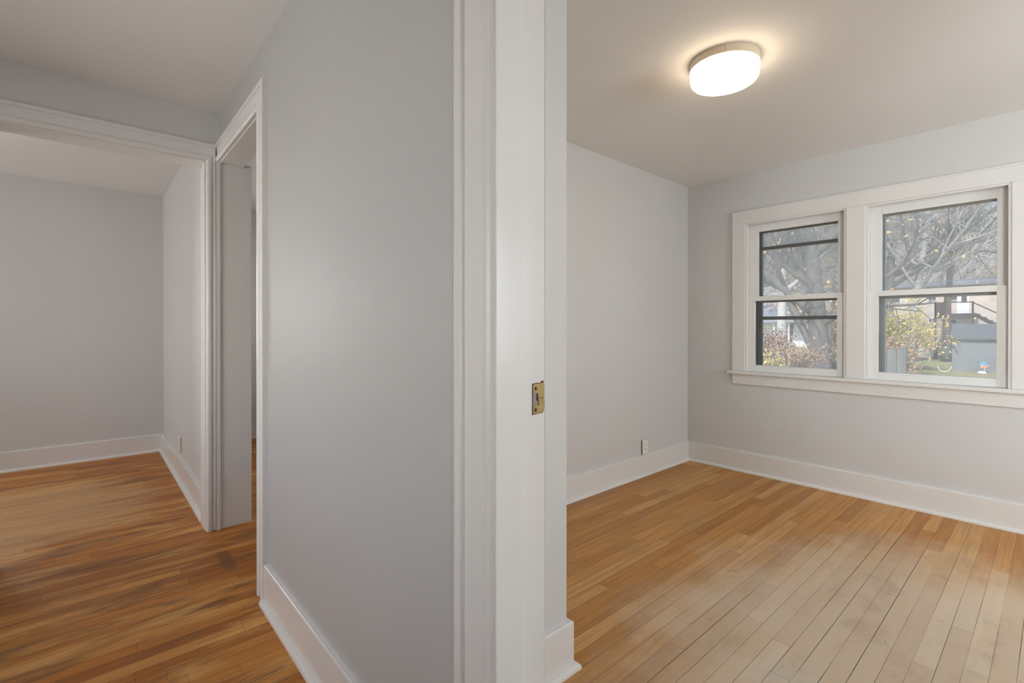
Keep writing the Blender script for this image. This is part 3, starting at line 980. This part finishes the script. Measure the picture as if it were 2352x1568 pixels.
def bar(a, b, wd, hg, name):
    a, b = Vector(a), Vector(b)
    MB().add([a + Vector((sx * wd, 0, sz * hg)) for sx in (-.5, .5) for sz in (-.5, .5)] + [b + Vector((sx * wd, 0, sz * hg)) for sx in (-.5, .5) for sz in (-.5, .5)],
             [(0, 1, 3, 2), (4, 6, 7, 5), (0, 4, 5, 1), (2, 3, 7, 6), (0, 2, 6, 4), (1, 5, 7, 3)]).build(name, M['deck'], hs)


bar((47.0, 4.0, 2.92), (47.0, 0.8, 0.85), .06, .09, 'stair_rail')
bar((47.0, 4.05, 2.12), (47.0, -.2, -.8), .06, .26, 'stringer')
bar((48.2, 4.05, 2.12), (48.2, -.2, -.8), .06, .26, 'stringer')
for i in range(13):
    f = (i + .5) / 13
    yy, zz = 4.0 + (-.2 - 4.0) * f, 2.14 + (-.8 - 2.14) * f
    MB().box(46.95, 48.25, yy - .15, yy + .15, zz + .05, zz + .09).build('tread', M['fence'], hs)

# ---- other houses
wh = thing('white_porch_house', 'small white house with porch posts seen past the huge forked trunk', 'house', (56.0, 19.5, GZ))
MB().box(56.2, 60.0, 17.2, 24.5, GZ, 1.6).build('wall', M['white_wall'], wh)
MB().prism([(54.6, 1.62), (58.0, 3.0), (61.0, 1.62), (61.0, 1.75), (58.0, 3.15), (54.6, 1.75)], 17.0, 24.8, lambda a, b, h: (a, h, b)).build('roof', M['roof'], wh)
for yy in (18.65, 19.1, 19.6, 20.1):
    MB().box(55.0, 55.14, yy - .07, yy + .07, GZ, 1.65).build('porch_post', M['white'], wh)
MB().box(55.0, 55.08, 18.6, 20.1, .55, .65).build('porch_rail', M['white'], wh)
MB().box(55.0, 56.2, 18.4, 20.3, -.75, -.55).build('porch_floor', M['white'], wh)
for yy in (18.9, 19.6):
    f = MB().box(56.14, 56.22, yy - .2, yy + .2, .2, 1.4).build('window', M['white'], wh)
    MB().box(56.10, 56.15, yy - .15, yy + .15, .25, 1.35).build('pane', M['dark_glass'], f)
fh = thing('upper_white_house', 'white house with brown window up the slope above the tan house roof', 'house', (90.0, 11.3, 0))
zb = terrain(90, 11)
MB().box(89.0, 97.0, 9.6, 13.2, min(zb, terrain(90, 9.6)) - 1.0, 9.3).build('wall', M['white_wall'], fh)
MB().prism([(9.2, 9.2), (11.4, 10.4), (13.6, 9.2), (13.6, 9.35), (11.4, 10.6), (9.2, 9.35)], 88.6, 97.4, lambda a, b, h: (h, a, b)).build('roof', M['roof'], fh)
f = MB().box(88.93, 89.02, 10.5, 11.3, 7.9, 8.8).build('window', M['white'], fh)
MB().box(88.88, 88.94, 10.6, 11.2, 8.0, 8.7).build('pane', M['deck'], f)

# ---- fence by the near lawn
fe = thing('plank_fence', 'weathered grey plank fence below the shrubs', 'fence', (12.0, 2.5, GZ))
for i in range(6):
    y0 = 1.97 + i * .152
    MB().box(12.0, 12.025, y0, y0 + .146, GZ + .03, .74 + .012 * ((i * 7) % 3) - .008 * i).build('board', M['fence'], fe)
for zz in (.35, -.6):
    MB().box(12.025, 12.065, 1.97, 2.88, zz, zz + .09).build('fence_rail', M['fence'], fe)
for yy in (2.02, 2.80):
    MB().box(12.026, 12.12, yy - .05, yy + .05, GZ - .05, .80).build('post', M['fence'], fe)

# ---- things on the lawn
gt = thing('garden_table', 'white outdoor table with pale cloth hanging at its side', 'table', (43.2, 5.8, GZ))
MB().box(42.7, 43.7, 5.10, 6.70, -.38, -.32).build('tabletop', M['white'], gt)
MB().prism([(5.57, -.88), (6.37, -.90), (6.40, -.40), (5.55, -.40)], 42.62, 42.68, lambda a, b, h: (h, a, b)).build('cloth', M['white'], gt)
for yy in (5.18, 6.62):
    for xx in (42.78, 43.62):
        MB().box(xx - .03, xx + .03, yy - .03, yy + .03, GZ, -.38).build('leg', M['white'], gt)
tag(MB().box(42.9, 43.1, 5.10, 5.62, -.318, -.26).build('white_board', M['white']), 'flat white board lying on the outdoor table', 'board')
tag(MB().box(43.3, 43.5, 5.2, 5.9, -.318, -.22).build('pale_crate', M['plastic']), 'pale flat crate on the outdoor table behind the white board', 'crate')
ba = thing('barrel', 'dark grey barrel at the foot of the slim brown trunk', 'barrel', (39.3, 4.55, GZ))
MB().lathe([(.20, 0), (.23, .02), (.25, .35), (.25, .60), (.23, .90), (.20, .93), (.001, .93)], 24, (39.3, 4.55, GZ)).build('body', M['barrel'], ba, 0, True)
MB().lathe([(.255, .30), (.262, .32), (.262, .35), (.255, .37)], 24, (39.3, 4.55, GZ)).build('hoop', M['storm_dark'], ba, 0, True)
pw = thing('pinwheel', 'blue and orange garden pinwheel against the shed wall', 'garden ornament', (30.7, 2.23, GZ))
MB().tube([(30.7, 2.23, GZ), (30.7, 2.23, -.55)], .012, 6).build('stick', M['white'], pw)
for i in range(6):
    a = i * PI / 3
    c = (math.cos(a), math.sin(a))
    e = (math.cos(a + .8), math.sin(a + .8))
    MB().add([(30.66, 2.23, -.55), (30.63, 2.23 + .18 * c[0], -.55 + .18 * c[1]), (30.66, 2.23 + .14 * e[0], -.55 + .14 * e[1]), (30.68, 2.23 + .06 * e[0], -.55 + .06 * e[1])],
             [(0, 1, 2), (0, 2, 3), (0, 3, 1), (1, 3, 2)]).build('blade', M['blue'] if i in (0, 1, 2) else M['orange'], pw)
st = MB()
st.lathe([(.02, -.02), (.10, .0), (.14, .05), (.10, .10), (.03, .125), (.001, .127)], 14, (0, 0, 0))
so = st.build('white_stone', M['white'], None, 0, True, False, (30.2, 2.27, GZ - .005))
so.scale = (1.0, 1.2, 1.0)
tag(so, 'white rounded stone on the grass in front of the shed', 'stone')
hp = MB().tube([(30.3, 3.55 + .24 * math.cos(PI + i * PI / 14), GZ + .26 + .25 * math.sin(PI + i * PI / 14)) for i in range(15)], .014, 6).build('wire_hoop', M['white'])
tag(hp, 'thin white wire hoop standing in the grass beside the shed', 'hoop')
pwl = MB().tube([(21.0, 16.0 - i * 1.0, 2.75 - .25 * math.sin(PI * i / 22) + .012 * i) for i in range(23)], .012, 5).build('power_line', M['cable'])
tag(pwl, 'thin dark cable strung across the yard in front of the trees', 'cable')
for i, yy in enumerate((16.0, -6.0)):
    up = MB().tube([(21.0, yy, GZ - .3), (21.0, yy, 3.2)], [.12, .10], 10).build('utility_pole', M['bark_brown'])
    tag(up, ['wooden pole carrying the cable beyond the maple', 'wooden pole carrying the cable beyond the shed'][i], 'pole')
